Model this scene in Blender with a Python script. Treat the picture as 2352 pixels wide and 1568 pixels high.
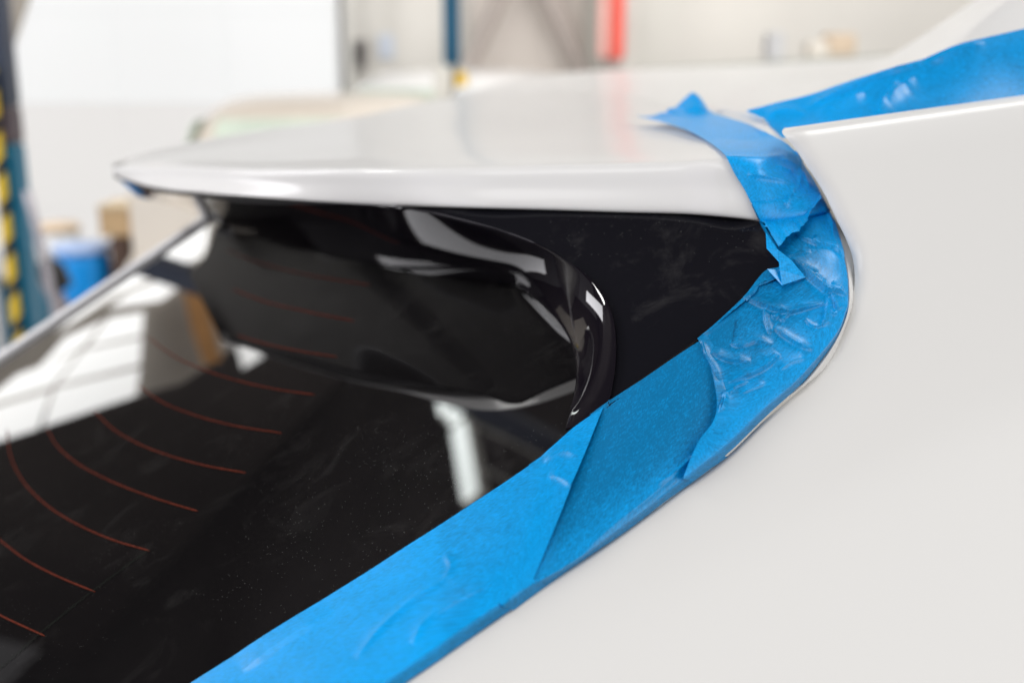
import bpy, bmesh, math, random
import numpy as np
from math import radians, cos, sin, pi
random.seed(5); np.random.seed(5)
SC = bpy.context.scene
for o in list(bpy.data.objects): bpy.data.objects.remove(o)
COL = SC.collection

# ------------------------------------------------------------------ camera
EYE = np.array([0.0, 0.0, 1.60])          # eye height above the floor
FPX, CX, CY, PITCH = 2613.0, 1176.0, 784.0, radians(14)
cam = bpy.data.cameras.new('camera'); cam_o = bpy.data.objects.new('camera', cam); COL.objects.link(cam_o)
cam.sensor_width = 36; cam.lens = FPX / 2352 * 36
cam_o.location = EYE; cam_o.rotation_euler = (radians(90) - PITCH, 0, 0)
cam.clip_start = 0.02; cam.clip_end = 200
cam.dof.use_dof = True; cam.dof.focus_distance = 0.527; cam.dof.aperture_fstop = 4.9
SC.camera = cam_o
# ------------------------------------------------------------------ world, lamps, exposure
w = bpy.data.worlds.new('World'); SC.world = w; w.use_nodes = True
w.node_tree.nodes['Background'].inputs[0].default_value = (1, 0.97, 1.0, 1)
w.node_tree.nodes['Background'].inputs[1].default_value = 0.21
SC.view_settings.view_transform = 'Standard'; SC.view_settings.look = 'None'
SC.view_settings.exposure = -0.21; SC.view_settings.gamma = 1.0; SC.view_settings.use_curve_mapping = False

def area(name, loc, target, sx, sy, watt, col=(1, 1, 1)):
    l = bpy.data.lights.new(name, 'AREA'); l.shape = 'RECTANGLE'; l.size = sx; l.size_y = sy
    l.energy = watt; l.color = col
    o = bpy.data.objects.new(name, l); COL.objects.link(o); o.location = loc
    d = np.array(target, float) - np.array(loc, float)
    from mathutils import Vector
    o.rotation_euler = Vector(d).to_track_quat('-Z', 'Y').to_euler()
    return o
area('daylight_opening', (5.2, -3.4, 2.7), (0.2, 0.5, 1.5), 7.0, 3.6, 285, (1, 0.985, 0.97))
area('overhead_lamp', (-1.9, -1.5, 4.4), (0.0, 0.6, 1.5), 3.0, 1.4, 88, (1, 0.99, 0.98))
area('fin_facet_fill', (-5.0, -1.7, 2.0), (0.0, 0.6, 1.6), 3.0, 4.0, 82, (0.93, 0.9, 1.0))  # unseen area lamp added to give the fin's facet a mauve reflection
area('back_wall_fill', (1.6, 5.6, 4.5), (-0.6, 8.6, 1.0), 5.0, 1.4, 235, (1, 0.99, 0.97))  # fill added to brighten the back wall and glazed door
area('spoiler_top_fill', (2.2, 2.0, 4.6), (0.4, 1.0, 1.5), 1.8, 1.2, 72, (1, 0.99, 0.97))  # fill added above to lighten the top of the spoiler
area('left_clutter_fill', (-4.4, 2.2, 4.5), (-2.3, 5.0, 0.6), 1.6, 1.0, 190, (1, 0.99, 0.97))  # fill added to brighten the clutter at the left

# ------------------------------------------------------------------ helpers
def ray(px, py):
    x = (np.asarray(px, float) - CX) / FPX; y = -(np.asarray(py, float) - CY) / FPX
    return np.stack([x, cos(PITCH) + sin(PITCH) * y, -sin(PITCH) + cos(PITCH) * y], -1)
def pt(px, py, d): return EYE + ray(px, py) * np.asarray(d, float)[..., None]
def at(px, py, Y):
    r = ray(px, py); return EYE + r * (Y / r[1])
# axes of the car: F forward, LAT towards its far side, glass plane SL/NG
YAW = radians(23)
LAT = np.array([-sin(YAW), cos(YAW), 0]); FWD = np.array([cos(YAW), sin(YAW), 0]); UP = np.array([0, 0, 1.0])
RK = radians(28)
SL = FWD * cos(RK) + UP * sin(RK); NG = -FWD * sin(RK) + UP * cos(RK)
G0 = ray(1250, 1050) * 0.5
KB, UB = 0.03, 0.9                          # gentle bow of the glass across the car
def gdepth(px, py):
    D = ray(px, py); t = (G0 @ NG) / (D @ NG)
    for _ in range(10):
        u = (D * t[..., None] if np.ndim(t) else D * t) @ LAT - G0 @ LAT
        t = (G0 @ NG + KB * u * (UB - u)) / (D @ NG)
    return t
def gpoint(u, s): return EYE + G0 + LAT * u + SL * s + NG * (KB * u * (UB - u))
TB = radians(30)
NB = -LAT * cos(TB) + UP * sin(TB); B0 = ray(1900, 860) * 0.53
def bdepth(px, py):
    D = ray(px, py); return (B0 @ NB) / (D @ NB)

def interp1(K, u, n):
    """K (n0, ..., 3) keys at params u -> sampled, n per span, cubic hermite"""
    K = np.asarray(K, float); m = len(K)
    T = np.zeros_like(K)
    for i in range(m):
        if i == 0: T[i] = (K[1] - K[0]) / (u[1] - u[0])
        elif i == m - 1: T[i] = (K[i] - K[i-1]) / (u[i] - u[i-1])
        else:
            h0 = u[i] - u[i-1]; h1 = u[i+1] - u[i]
            d0 = (K[i] - K[i-1]) / h0; d1 = (K[i+1] - K[i]) / h1
            T[i] = (d0 * h1 + d1 * h0) / (h0 + h1)
    out = []
    for i in range(m - 1):
        h = u[i+1] - u[i]; k = n[i] if hasattr(n, '__len__') else n
        for j in range(k):
            t = j / k
            out.append((2*t**3 - 3*t**2 + 1) * K[i] + (t**3 - 2*t**2 + t) * h * T[i] + (-2*t**3 + 3*t**2) * K[i+1] + (t**3 - t**2) * h * T[i+1])
    out.append(K[-1]); return np.array(out)
def chord(K):
    K = np.asarray(K, float)
    d = np.linalg.norm(np.diff(K, axis=0), axis=-1)
    if d.ndim > 1: d = d.mean(axis=tuple(range(1, d.ndim)))
    return np.concatenate([[0], np.cumsum(np.maximum(d, 1e-6))])
def netgrid(K, nr, nc):
    K = np.asarray(K, float)                     # (R, C, 3)
    A = interp1(K, chord(K), nr)
    B = interp1(np.swapaxes(A, 0, 1), chord(np.swapaxes(K, 0, 1)), nc)
    return np.swapaxes(B, 0, 1)
def gnormals(P):
    du = np.gradient(P, axis=1); dv = np.gradient(P, axis=0)
    n = np.cross(du, dv); n /= np.linalg.norm(n, axis=-1, keepdims=True) + 1e-12
    s = np.sign(np.sum(n * (EYE - P), -1).mean()); return n * (s if s else 1)
def link(name, me, mat, parent=None):
    o = bpy.data.objects.new(name, me); COL.objects.link(o)
    if mat is not None: me.materials.append(mat)
    if parent is not None: o.parent = parent; o.matrix_parent_inverse = parent.matrix_world.inverted()
    return o
from mathutils.bvhtree import BVHTree
from mathutils import Vector
SURF = {}
def first_hit(names, px, py):
    D = ray(px, py); L_ = float(np.linalg.norm(D)); d = Vector(D / L_); o = Vector(EYE); best = None
    for nm in names:
        for b in SURF.get(nm, ()):
            h = b.ray_cast(o, d)
            if h[0] is not None and (best is None or h[3] < best): best = h[3]
    return None if best is None else best / L_
def relax(P, it, keep=0):
    P = P.copy()
    for _ in range(it):
        Q = P.copy(); Q[1:-1, 1:-1] = .25 * (P[:-2, 1:-1] + P[2:, 1:-1] + P[1:-1, :-2] + P[1:-1, 2:]); P = .5 * P + .5 * Q
    return P
def grid_obj(name, P, mat, parent=None, thick=0.0, attr=None, uv=True):
    P = np.asarray(P); R, C = P.shape[:2]
    du = np.gradient(P, axis=1); dv = np.gradient(P, axis=0)
    n = np.cross(du, dv); flip = np.sum(n * (EYE - P), -1).mean() < 0
    idx = np.arange(R * C).reshape(R, C)
    a, b, c, d = idx[:-1, :-1].ravel(), idx[:-1, 1:].ravel(), idx[1:, 1:].ravel(), idx[1:, :-1].ravel()
    Q = np.stack([a, d, c, b] if flip else [a, b, c, d], 1)
    me = bpy.data.meshes.new(name); me.from_pydata(P.reshape(-1, 3).tolist(), [], Q.tolist()); me.update()
    SURF.setdefault(name, []).append(BVHTree.FromPolygons(P.reshape(-1, 3).tolist(), Q.tolist()))
    me.polygons.foreach_set('use_smooth', [True] * len(me.polygons))
    if uv:
        cu = np.concatenate([np.zeros((R, 1)), np.cumsum(np.linalg.norm(np.diff(P, axis=1), axis=-1), 1)], 1)
        cv = np.concatenate([np.zeros((1, C)), np.cumsum(np.linalg.norm(np.diff(P, axis=0), axis=-1), 0)], 0)
        L = me.uv_layers.new(name='UVMap')
        li = np.zeros(len(me.loops), int); me.loops.foreach_get('vertex_index', li)
        L.data.foreach_set('uv', np.stack([cu.ravel()[li], cv.ravel()[li]], 1).ravel())
    if attr is not None:
        ca = me.color_attributes.new(name='layer', type='FLOAT_COLOR', domain='POINT')
        v = np.asarray(attr).ravel(); ca.data.foreach_set('color', np.stack([v, v, v, np.ones_like(v)], 1).ravel())
    o = link(name, me, mat, parent)
    if thick:
        m = o.modifiers.new('thickness', 'SOLIDIFY'); m.thickness = thick; m.offset = -1; m.use_even_offset = False
        e = o.modifiers.new('crisp_edges', 'EDGE_SPLIT'); e.split_angle = radians(42)
    return o
def net(name, rows, mat, parent=None, nr=8, nc=10, thick=0.0012, smooth=0):
    K = np.array([[pt(*q) for q in r] for r in rows])
    return grid_obj(name, relax(netgrid(K, nr, nc), smooth), mat, parent, thick)
class MB:
    def __init__(s): s.bm = bmesh.new()
    def box(s, a, b, bev=0.0, rot=None):
        a = np.minimum(a, b) if rot is None else np.array(a); 
        r = bmesh.ops.create_cube(s.bm, size=1)
        lo = np.array(a, float); hi = np.array(b, float)
        return s._fit(r, lo, hi)
    def _fit(s, r, lo, hi):
        c = (lo + hi) / 2; e = np.abs(hi - lo)
        for v in r['verts']:
            v.co.x = v.co.x * e[0] + c[0]; v.co.y = v.co.y * e[1] + c[1]; v.co.z = v.co.z * e[2] + c[2]
        return r['verts']
    def tube(s, pts, rad, n=12):
        pts = [np.array(p, float) for p in pts]; rings = []
        for i, p in enumerate(pts):
            t = pts[min(i+1, len(pts)-1)] - pts[max(i-1, 0)]; t /= np.linalg.norm(t)
            a = np.cross(t, [0, 0, 1.0]); 
            if np.linalg.norm(a) < 1e-3: a = np.array([1.0, 0, 0])
            a /= np.linalg.norm(a); b = np.cross(t, a)
            rr = rad[i] if hasattr(rad, '__len__') else rad
            rings.append([s.bm.verts.new(p + rr * (cos(2*pi*k/n) * a + sin(2*pi*k/n) * b)) for k in range(n)])
        for r0, r1 in zip(rings, rings[1:]):
            for k in range(n): s.bm.faces.new((r0[k], r0[(k+1) % n], r1[(k+1) % n], r1[k]))
        s.bm.faces.new(rings[0][::-1]); s.bm.faces.new(rings[-1])
    def lathe(s, base, prof, n=28):
        base = np.array(base, float); s.tube_prof(base, prof, n)
    def tube_prof(s, base, prof, n):
        rings = []
        for r, z in prof:
            rings.append([s.bm.verts.new(base + np.array([r*cos(2*pi*k/n), r*sin(2*pi*k/n), z])) for k in range(n)])
        for r0, r1 in zip(rings, rings[1:]):
            for k in range(n): s.bm.faces.new((r0[k], r0[(k+1) % n], r1[(k+1) % n], r1[k]))
        s.bm.faces.new(rings[0][::-1]); s.bm.faces.new(rings[-1])
    def prism(s, poly, vec):
        vec = np.array(vec, float)
        a = [s.bm.verts.new(p) for p in poly]; b = [s.bm.verts.new(np.array(p) + vec) for p in poly]
        n = len(poly)
        s.bm.faces.new(a); s.bm.faces.new(b[::-1])
        for k in range(n): s.bm.faces.new((a[k], b[k], b[(k+1) % n], a[(k+1) % n]))
    def build(s, name, mat, parent=None, bev=0.0, smooth=False):
        bmesh.ops.recalc_face_normals(s.bm, faces=s.bm.faces)
        if bev: bmesh.ops.bevel(s.bm, geom=list(s.bm.edges), offset=bev, segments=2, affect='EDGES', clamp_overlap=True)
        me = bpy.data.meshes.new(name); s.bm.to_mesh(me); s.bm.free()
        if smooth: me.polygons.foreach_set('use_smooth', [True] * len(me.polygons))
        return link(name, me, mat, parent)
def tag(o, label, cat, group=None, kind=None):
    o['label'] = label; o['category'] = cat
    if group: o['group'] = group
    if kind: o['kind'] = kind
    return o
def thing(name, label, cat, loc, group=None):
    o = bpy.data.objects.new(name, None); COL.objects.link(o); o.location = loc
    o.empty_display_size = 0.1; bpy.context.view_layer.update()
    return tag(o, label, cat, group)

# ------------------------------------------------------------------ materials
def mat(name, col, rough=0.5, coat=0.0, metal=0.0, ior=1.5, emit=None, es=0.0):
    m = bpy.data.materials.new(name); m.use_nodes = True
    b = m.node_tree.nodes['Principled BSDF']
    b.inputs['Base Color'].default_value = (*col, 1); b.inputs['Roughness'].default_value = rough
    b.inputs['Metallic'].default_value = metal; b.inputs['IOR'].default_value = ior
    if coat:
        b.inputs['Coat Weight'].default_value = coat; b.inputs['Coat Roughness'].default_value = 0.13
    if emit:
        b.inputs['Emission Color'].default_value = (*emit, 1); b.inputs['Emission Strength'].default_value = es
    return m
def N(m, t): return m.node_tree.nodes.new(t)
def vary(m, scale=3.0, amt=0.08, rough_amt=0.0, coord='Object', bump=0.0, bscale=60.0):
    """procedural tone variation, bump"""
    nt = m.node_tree; b = nt.nodes['Principled BSDF']; tc = N(m, 'ShaderNodeTexCoord')
    nz = N(m, 'ShaderNodeTexNoise'); nz.inputs['Scale'].default_value = scale; nz.inputs['Detail'].default_value = 5
    nt.links.new(tc.outputs[coord], nz.inputs['Vector'])
    c = b.inputs['Base Color'].default_value[:]
    r = N(m, 'ShaderNodeValToRGB'); r.color_ramp.elements[0].position = 0.3; r.color_ramp.elements[1].position = 0.7
    r.color_ramp.elements[0].color = (*[x * (1 - amt) for x in c[:3]], 1); r.color_ramp.elements[1].color = (*[min(1, x * (1 + amt)) for x in c[:3]], 1)
    nt.links.new(nz.outputs['Fac'], r.inputs['Fac']); nt.links.new(r.outputs['Color'], b.inputs['Base Color'])
    if bump:
        n2 = N(m, 'ShaderNodeTexNoise'); n2.inputs['Scale'].default_value = bscale
        nt.links.new(tc.outputs[coord], n2.inputs['Vector'])
        bp = N(m, 'ShaderNodeBump'); bp.inputs['Strength'].default_value = bump; bp.inputs['Distance'].default_value = 0.001
        nt.links.new(n2.outputs['Fac'], bp.inputs['Height']); nt.links.new(bp.outputs['Normal'], b.inputs['Normal'])
    return m
def dusty(m, dens=0.885, bright=0.22, scale=1100.0, film=.05):
    """tiny specks of dust lying on a gloss black surface"""
    nt = m.node_tree; b = nt.nodes['Principled BSDF']; tc = N(m, 'ShaderNodeTexCoord')
    v = N(m, 'ShaderNodeTexVoronoi'); v.inputs['Scale'].default_value = scale; nt.links.new(tc.outputs['Object'], v.inputs['Vector'])
    dsk = N(m, 'ShaderNodeMath'); dsk.operation = 'LESS_THAN'; dsk.inputs[1].default_value = 0.16
    nt.links.new(v.outputs['Distance'], dsk.inputs[0])
    sep = N(m, 'ShaderNodeSeparateColor'); nt.links.new(v.outputs['Color'], sep.inputs['Color'])
    nz = N(m, 'ShaderNodeTexNoise'); nz.inputs['Scale'].default_value = 14; nz.inputs['Detail'].default_value = 3
    nt.links.new(tc.outputs['Object'], nz.inputs['Vector'])
    ad = N(m, 'ShaderNodeMath'); ad.operation = 'MULTIPLY_ADD'; ad.inputs[1].default_value = 0.55; nt.links.new(nz.outputs['Fac'], ad.inputs[0]); nt.links.new(sep.outputs['Red'], ad.inputs[2])
    gt = N(m, 'ShaderNodeMath'); gt.operation = 'GREATER_THAN'; gt.inputs[1].default_value = dens + 0.35; nt.links.new(ad.outputs[0], gt.inputs[0])
    mu = N(m, 'ShaderNodeMath'); mu.operation = 'MULTIPLY'; nt.links.new(dsk.outputs[0], mu.inputs[0]); nt.links.new(gt.outputs[0], mu.inputs[1])
    mx = N(m, 'ShaderNodeMix'); mx.data_type = 'RGBA'
    mx.inputs['A'].default_value = b.inputs['Base Color'].default_value[:]; mx.inputs['B'].default_value = (bright, bright, bright * 0.95, 1)
    nt.links.new(mu.outputs[0], mx.inputs['Factor'])
    # cloudy film of dried dust
    mpf = N(m, 'ShaderNodeMapping'); mpf.inputs['Scale'].default_value = (1, 1, .45); mpf.inputs['Rotation'].default_value = (.3, .5, .2); nt.links.new(tc.outputs['Object'], mpf.inputs['Vector'])
    nf = N(m, 'ShaderNodeTexNoise'); nf.inputs['Scale'].default_value = 26; nf.inputs['Detail'].default_value = 9; nf.inputs['Roughness'].default_value = .72; nf.inputs['Distortion'].default_value = .8
    nt.links.new(mpf.outputs['Vector'], nf.inputs['Vector'])
    mf = N(m, 'ShaderNodeMapRange'); mf.inputs['From Min'].default_value = .53; mf.inputs['From Max'].default_value = .80; mf.inputs['To Min'].default_value = 0; mf.inputs['To Max'].default_value = film
    nt.links.new(nf.outputs['Fac'], mf.inputs['Value'])
    mx2 = N(m, 'ShaderNodeMix'); mx2.data_type = 'RGBA'; mx2.inputs['B'].default_value = (.35, .34, .33, 1)
    nt.links.new(mf.outputs['Result'], mx2.inputs['Factor']); nt.links.new(mx.outputs['Result'], mx2.inputs['A']); nt.links.new(mx2.outputs['Result'], b.inputs['Base Color'])
    # faint wiped streaks: roughness variation
    mp = N(m, 'ShaderNodeMapping'); mp.inputs['Scale'].default_value = (8, 40, 14); nt.links.new(tc.outputs['Object'], mp.inputs['Vector'])
    n3 = N(m, 'ShaderNodeTexNoise'); n3.inputs['Scale'].default_value = 3; n3.inputs['Detail'].default_value = 8; nt.links.new(mp.outputs['Vector'], n3.inputs['Vector'])
    mr = N(m, 'ShaderNodeMapRange'); mr.inputs['From Min'].default_value = 0.45; mr.inputs['From Max'].default_value = 0.8
    mr.inputs['To Min'].default_value = b.inputs['Roughness'].default_value; mr.inputs['To Max'].default_value = b.inputs['Roughness'].default_value + 0.018
    nt.links.new(n3.outputs['Fac'], mr.inputs['Value']); nt.links.new(mr.outputs['Result'], b.inputs['Roughness'])
    return m
PAINT = mat('white_paint', (0.79, 0.785, 0.77), 0.5, coat=0.3)
vary(PAINT, 2.0, 0.012)
GLASS = dusty(mat('tinted_glass', (0.006, 0.0055, 0.006), 0.012, ior=1.52))
BLACK = dusty(mat('gloss_black', (0.007, 0.0055, 0.009), 0.02, ior=1.55))
TRIM = dusty(mat('black_trim', (0.008, 0.008, 0.011), 0.04, ior=1.24), dens=0.885, film=.085)
HEAT = vary(mat('heater_print', (0.115, 0.024, 0.014), 0.8, ior=1.08), 300, 0.3)
BUS = vary(mat('braided_wire', (0.018, 0.024, 0.018), 0.8, ior=1.1), 300, 0.3)
SEAM = mat('seam', (0.02, 0.015, 0.012), 0.6)
def tape_mat(name, dark, light, rough=0.36):
    m = mat(name, light, rough); nt = m.node_tree; b = nt.nodes['Principled BSDF']
    b.inputs['IOR'].default_value = 1.40
    at_ = N(m, 'ShaderNodeVertexColor'); at_.layer_name = 'layer'
    uv = N(m, 'ShaderNodeUVMap')
    # fibres: two stretched noises
    def fib(sx, sy, sc):
        mp = N(m, 'ShaderNodeMapping'); mp.inputs['Scale'].default_value = (sx, sy, 1); nt.links.new(uv.outputs['UV'], mp.inputs['Vector'])
        nz = N(m, 'ShaderNodeTexNoise'); nz.inputs['Scale'].default_value = sc; nz.inputs['Detail'].default_value = 4; nz.inputs['Roughness'].default_value = 0.65; nz.inputs['Distortion'].default_value = 0.4
        nt.links.new(mp.outputs['Vector'], nz.inputs['Vector']); return nz
    f1 = fib(1.0, 0.35, 1250); f2 = fib(0.28, 1.0, 1150); f3 = fib(1, 1, 90)
    ad = N(m, 'ShaderNodeMath'); ad.operation = 'ADD'; nt.links.new(f1.outputs['Fac'], ad.inputs[0]); nt.links.new(f2.outputs['Fac'], ad.inputs[1])
    # tone = layer (with painted fold shade and sheen) + fibres + mottling
    t1 = N(m, 'ShaderNodeMath'); t1.operation = 'MULTIPLY_ADD'; t1.inputs[1].default_value = 1.5; t1.inputs[2].default_value = -1.5; nt.links.new(ad.outputs[0], t1.inputs[0])
    t2 = N(m, 'ShaderNodeMath'); t2.operation = 'ADD'; nt.links.new(t1.outputs[0], t2.inputs[0]); nt.links.new(at_.outputs['Color'], t2.inputs[1])
    t3 = N(m, 'ShaderNodeMath'); t3.operation = 'MULTIPLY_ADD'; t3.inputs[1].default_value = 0.5; nt.links.new(f3.outputs['Fac'], t3.inputs[0]); nt.links.new(t2.outputs[0], t3.inputs[2])
    t4 = N(m, 'ShaderNodeMath'); t4.operation = 'SUBTRACT'; t4.inputs[1].default_value = 0.25; t4.use_clamp = True; nt.links.new(t3.outputs[0], t4.inputs[0])
    mx = N(m, 'ShaderNodeMix'); mx.data_type = 'RGBA'; mx.inputs['A'].default_value = (*dark, 1); mx.inputs['B'].default_value = (*light, 1)
    nt.links.new(t4.outputs[0], mx.inputs['Factor']); nt.links.new(mx.outputs['Result'], b.inputs['Base Color'])
    bp = N(m, 'ShaderNodeBump'); bp.inputs['Strength'].default_value = 0.13; bp.inputs['Distance'].default_value = 0.00025
    nt.links.new(ad.outputs[0], bp.inputs['Height']); nt.links.new(bp.outputs['Normal'], b.inputs['Normal'])
    return m
TAPE = tape_mat('blue_masking_tape', (0.0, 0.16, 0.37), (0.0, 0.41, 0.97))

# ------------------------------------------------------------------ the hall
def pbox(px0, py0, px1, py1, Y, thick):
    """box whose front face spans these sight lines at distance Y, standing upright"""
    a = at(px0, py0, Y); b = at(px1, py1, Y); 
    lo = np.array([min(a[0], b[0]), Y, min(a[2], b[2])]); hi = np.array([max(a[0], b[0]), Y + thick, max(a[2], b[2])])
    return lo, hi
CONC = vary(mat('concrete', (0.42, 0.41, 0.39), 0.5), 1.2, 0.15, bump=0.2)
WALLM = vary(mat('cream_wall', (0.70, 0.675, 0.63), 0.7), 0.8, 0.05)
CEILM = vary(mat('dark_ceiling', (0.065, 0.058, 0.056), 0.8), 0.5, 0.6)
STEEL = vary(mat('grey_steel', (0.62, 0.61, 0.57), 0.5), 4, 0.06)
DGREY = vary(mat('dark_grey', (0.24, 0.22, 0.21), 0.5), 4, 0.1)
BLUE = vary(mat('blue_enamel', (0.008, 0.075, 0.14), 0.35), 3, 0.15)
TEAL = vary(mat('teal_enamel', (0.0, 0.14, 0.25), 0.4), 3, 0.15)
RED = vary(mat('red_enamel', (0.80, 0.12, 0.085), 0.5), 3, 0.08)
PINK = vary(mat('faded_red', (0.78, 0.42, 0.37), 0.6), 3, 0.08)
YEL = vary(mat('yellow_plastic', (0.75, 0.50, 0.04), 0.5), 4, 0.08)
BRN = vary(mat('cardboard', (0.52, 0.36, 0.20), 0.8), 6, 0.12)
DBRN = vary(mat('dark_wood', (0.10, 0.06, 0.045), 0.7), 6, 0.2)
CREAM = vary(mat('cream_panel', (0.74, 0.69, 0.62), 0.6), 2, 0.05)
BARREL = vary(mat('blue_plastic', (0.0, 0.29, 0.80), 0.35), 5, 0.1)
RUB = vary(mat('black_rubber', (0.015, 0.014, 0.015), 0.6), 10, 0.2)
PANE = mat('daylit_pane', (0.1, 0.1, 0.1), 0.4, emit=(0.995, 1.0, 0.995), es=0.95)
PANEL = mat('lower_door_pane', (0.1, 0.1, 0.1), 0.4, emit=(1.0, 0.975, 0.95), es=0.86)
PANE2 = mat('bright_daylit_pane', (0.8, 0.8, 0.8), 0.3, emit=(1.0, 1.0, 0.985), es=2.6)
LAMPM = mat('lit_diffuser', (0.8, 0.8, 0.8), 0.4, emit=(0.93, 1.0, 0.98), es=9.0)
MULL = vary(mat('pale_mullion', (0.62, 0.62, 0.62), 0.5), 3, 0.05)
BEIGEP = vary(mat('beige_car_paint', (0.66, 0.59, 0.51), 0.35, coat=0.6), 3, 0.05)
GREENG = vary(mat('green_tinted_glass', (0.50, 0.56, 0.48), 0.15), 3, 0.1)

fm = MB(); fm.box((-14, -10, -0.1), (14, 14, 0)); f = fm.build('floor', CONC); f['kind'] = 'structure'
cm = MB(); cm.box((-14, -0.6, 5.0), (14, 9.6, 5.1)); tag(cm.build('ceiling', CEILM), 'dark ceiling over the workshop hall', 'ceiling', kind='structure')
# back wall right of the glazed door
lo, hi = pbox(752, -1600, 3800, 700, 9.0, 0.15); lo[2] = 0.0; hi[2] = 4.99
mb = MB(); mb.box(lo, hi); tag(mb.build('wall', WALLM), 'pale cream back wall of the workshop behind the white car', 'wall')
# glazed door
lo, hi = pbox(-160, -70, 772, 640, 8.6, 0.06); lo[2] = 0.02
gd = thing('glazed_door', 'wide bright glazed workshop door at upper left with pale mullions', 'door', ((lo[0]+hi[0])/2, 8.6, 0))
xs = [at(x, 100, 8.6)[0] for x in (-160, 20, 268, 520, 772)]
fr = MB()
for x in xs: fr.box((x-0.02, 8.56, 0.02), (x+0.02, 8.66, hi[2]))
zz = [at(200, y, 8.6)[2] for y in (30, 238, 480)]
for i in range(4):
    for z in zz: fr.box((xs[i]+0.021, 8.57, z-0.018), (xs[i+1]-0.021, 8.65, z+0.018))
fr.build('frame', mat('white_frame', (0.92, 0.92, 0.92), 0.5), gd)
for i in range(4):
    zs = [0.05] + zz[::-1] + [hi[2]]
    for j in range(4):
        p = MB(); p.box((xs[i]+0.006, 8.535, zs[j]+0.005), (xs[i+1]-0.006, 8.553, zs[j+1]-0.005)); p.build('pane', PANE if j > 1 else PANEL, gd)
lo2, hi2 = lo.copy(), hi.copy()
mb = MB(); mb.box((-9.0, 8.45, hi[2] + .06), (at(772, 100, 8.6)[0] - .03, 8.75, 4.99)); mb.box((-9.0, 8.45, 0.0), (lo[0] - .05, 8.75, hi[2] + .058))
tag(mb.build('upper_wall', vary(mat('dark_brown_wall', (.06, .05, .045), .8), 1, .2)), 'dark brown wall above and left of the glazed door', 'wall')
# door jamb post
def post(name, label, cat, boxes, m):
    mb = MB()
    for (a, b) in boxes: mb.box(a, b)
    return tag(mb.build(name, m, bev=0.004), label, cat)
lo, hi = pbox(773, -900, 800, 330, 8.45, 0.10); lo[2] = 0
post('door_post', 'pale grey steel post between the glazed door and the cream wall', 'post', [(lo, hi)], STEEL)
# switch box
lo, hi = pbox(803, 92, 840, 158, 8.85, 0.14)
sb = thing('switch_box', 'small dark grey switch box on the cream wall beside the door post', 'switch box', ((lo[0]+hi[0])/2, 8.9, lo[2]))
mb = MB(); mb.box(lo, hi); mb.build('housing', DGREY, sb, bev=0.01)
mb = MB(); mb.box((lo[0]+.03, lo[1]-.012, lo[2]+.06), (hi[0]-.03, lo[1]-.001, hi[2]-.05)); mb.build('cover', RUB, sb, bev=0.003)
lo, hi = pbox(868, 80, 905, 135, 8.97, 0.025)
tag(MB_ := (lambda m: (m.box(lo, hi), m.build('wall_notice', mat('pale_blue_card', (0.62, 0.67, 0.76), 0.6), bev=0.004))[1])(MB()), 'pale blue blank notice on the cream wall near the switch box', 'notice')
# panel with two raking braces
lo, hi = pbox(1080, -300, 1340, 330, 8.80, 0.08)
mb = MB(); mb.box(lo, hi); tag(mb.build('wall_panel', vary(mat('rosy_panel', (0.60, 0.545, 0.50), 0.7), 1, 0.04), bev=0.01), 'broad dusky beige panel on the wall between blue post and red column', 'panel')
BRACE = vary(mat('brown_grey_steel', (0.40, 0.35, 0.32), 0.5), 3, 0.06)
for (x0, y0, x1, y1, lab) in ((1172, -60, 1075, 160, 'slanting grey brown brace beside the blue lift post'), (1235, -60, 1345, 175, 'slanting grey brown brace leaning towards the red column')):
    mb = MB(); mb.tube([at(x0, y0, 8.6), at(x1, y1, 8.6)], 0.055); tag(mb.build('brace', BRACE), lab, 'brace', 'slanting wall braces')
# grey column with red guard
lo, hi = pbox(1395, -900, 1452, 330, 8.4, 0.2); lo[2] = 0
rc = thing('column', 'grey steel column with a red and pink guard, right of the wall panel', 'column', ((lo[0]+hi[0])/2, 8.5, 0))
mb = MB(); mb.box(lo, hi); mb.build('shaft', STEEL, rc, bev=0.01)
a, b = pbox(1406, -500, 1433, 137, 8.22, 0.14); mb = MB(); mb.box(a, b); mb.build('red_guard', RED, rc, bev=0.01)
a, b = pbox(1386, -500, 1405, 134, 8.22, 0.14); mb = MB(); mb.box(a, b); mb.build('pink_guard', PINK, rc, bev=0.01)
# wall rail (slopes: it runs along a side bench) + boxes on it
mb = MB(); mb.prism([at(1452, 160, 8.2), at(2120, 122, 7.6), at(2120, 138, 7.6), at(1452, 182, 8.2)], (0, 0.25, 0))
tag(mb.build('wall_rail', vary(mat('sage_grey', (0.44, 0.45, 0.41), 0.6), 2, 0.05)), 'sage grey rail running along the back wall behind the roof', 'rail')
for (x0, y0, x1, y1, m, lab) in ((1768, 75, 1800, 140, mat('greyblue_box', (0.55, 0.55, 0.56), 0.6), 'slim grey carton standing on the wall rail'),
                              (1862, 96, 1905, 130, CREAM, 'low cream carton on the rail, next to the tan box'),
                              (1905, 78, 1965, 128, vary(mat('tan_card', (0.60, 0.48, 0.36), 0.8), 5, .08), 'tan cardboard box on the rail, the largest of the three')):
    lo, hi = pbox(x0, y0, x1, y1, 8.0, 0.2); mb = MB(); mb.box(lo, hi); tag(mb.build('carton', m, bev=0.01), lab, 'box', 'cartons on the wall rail')

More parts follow.
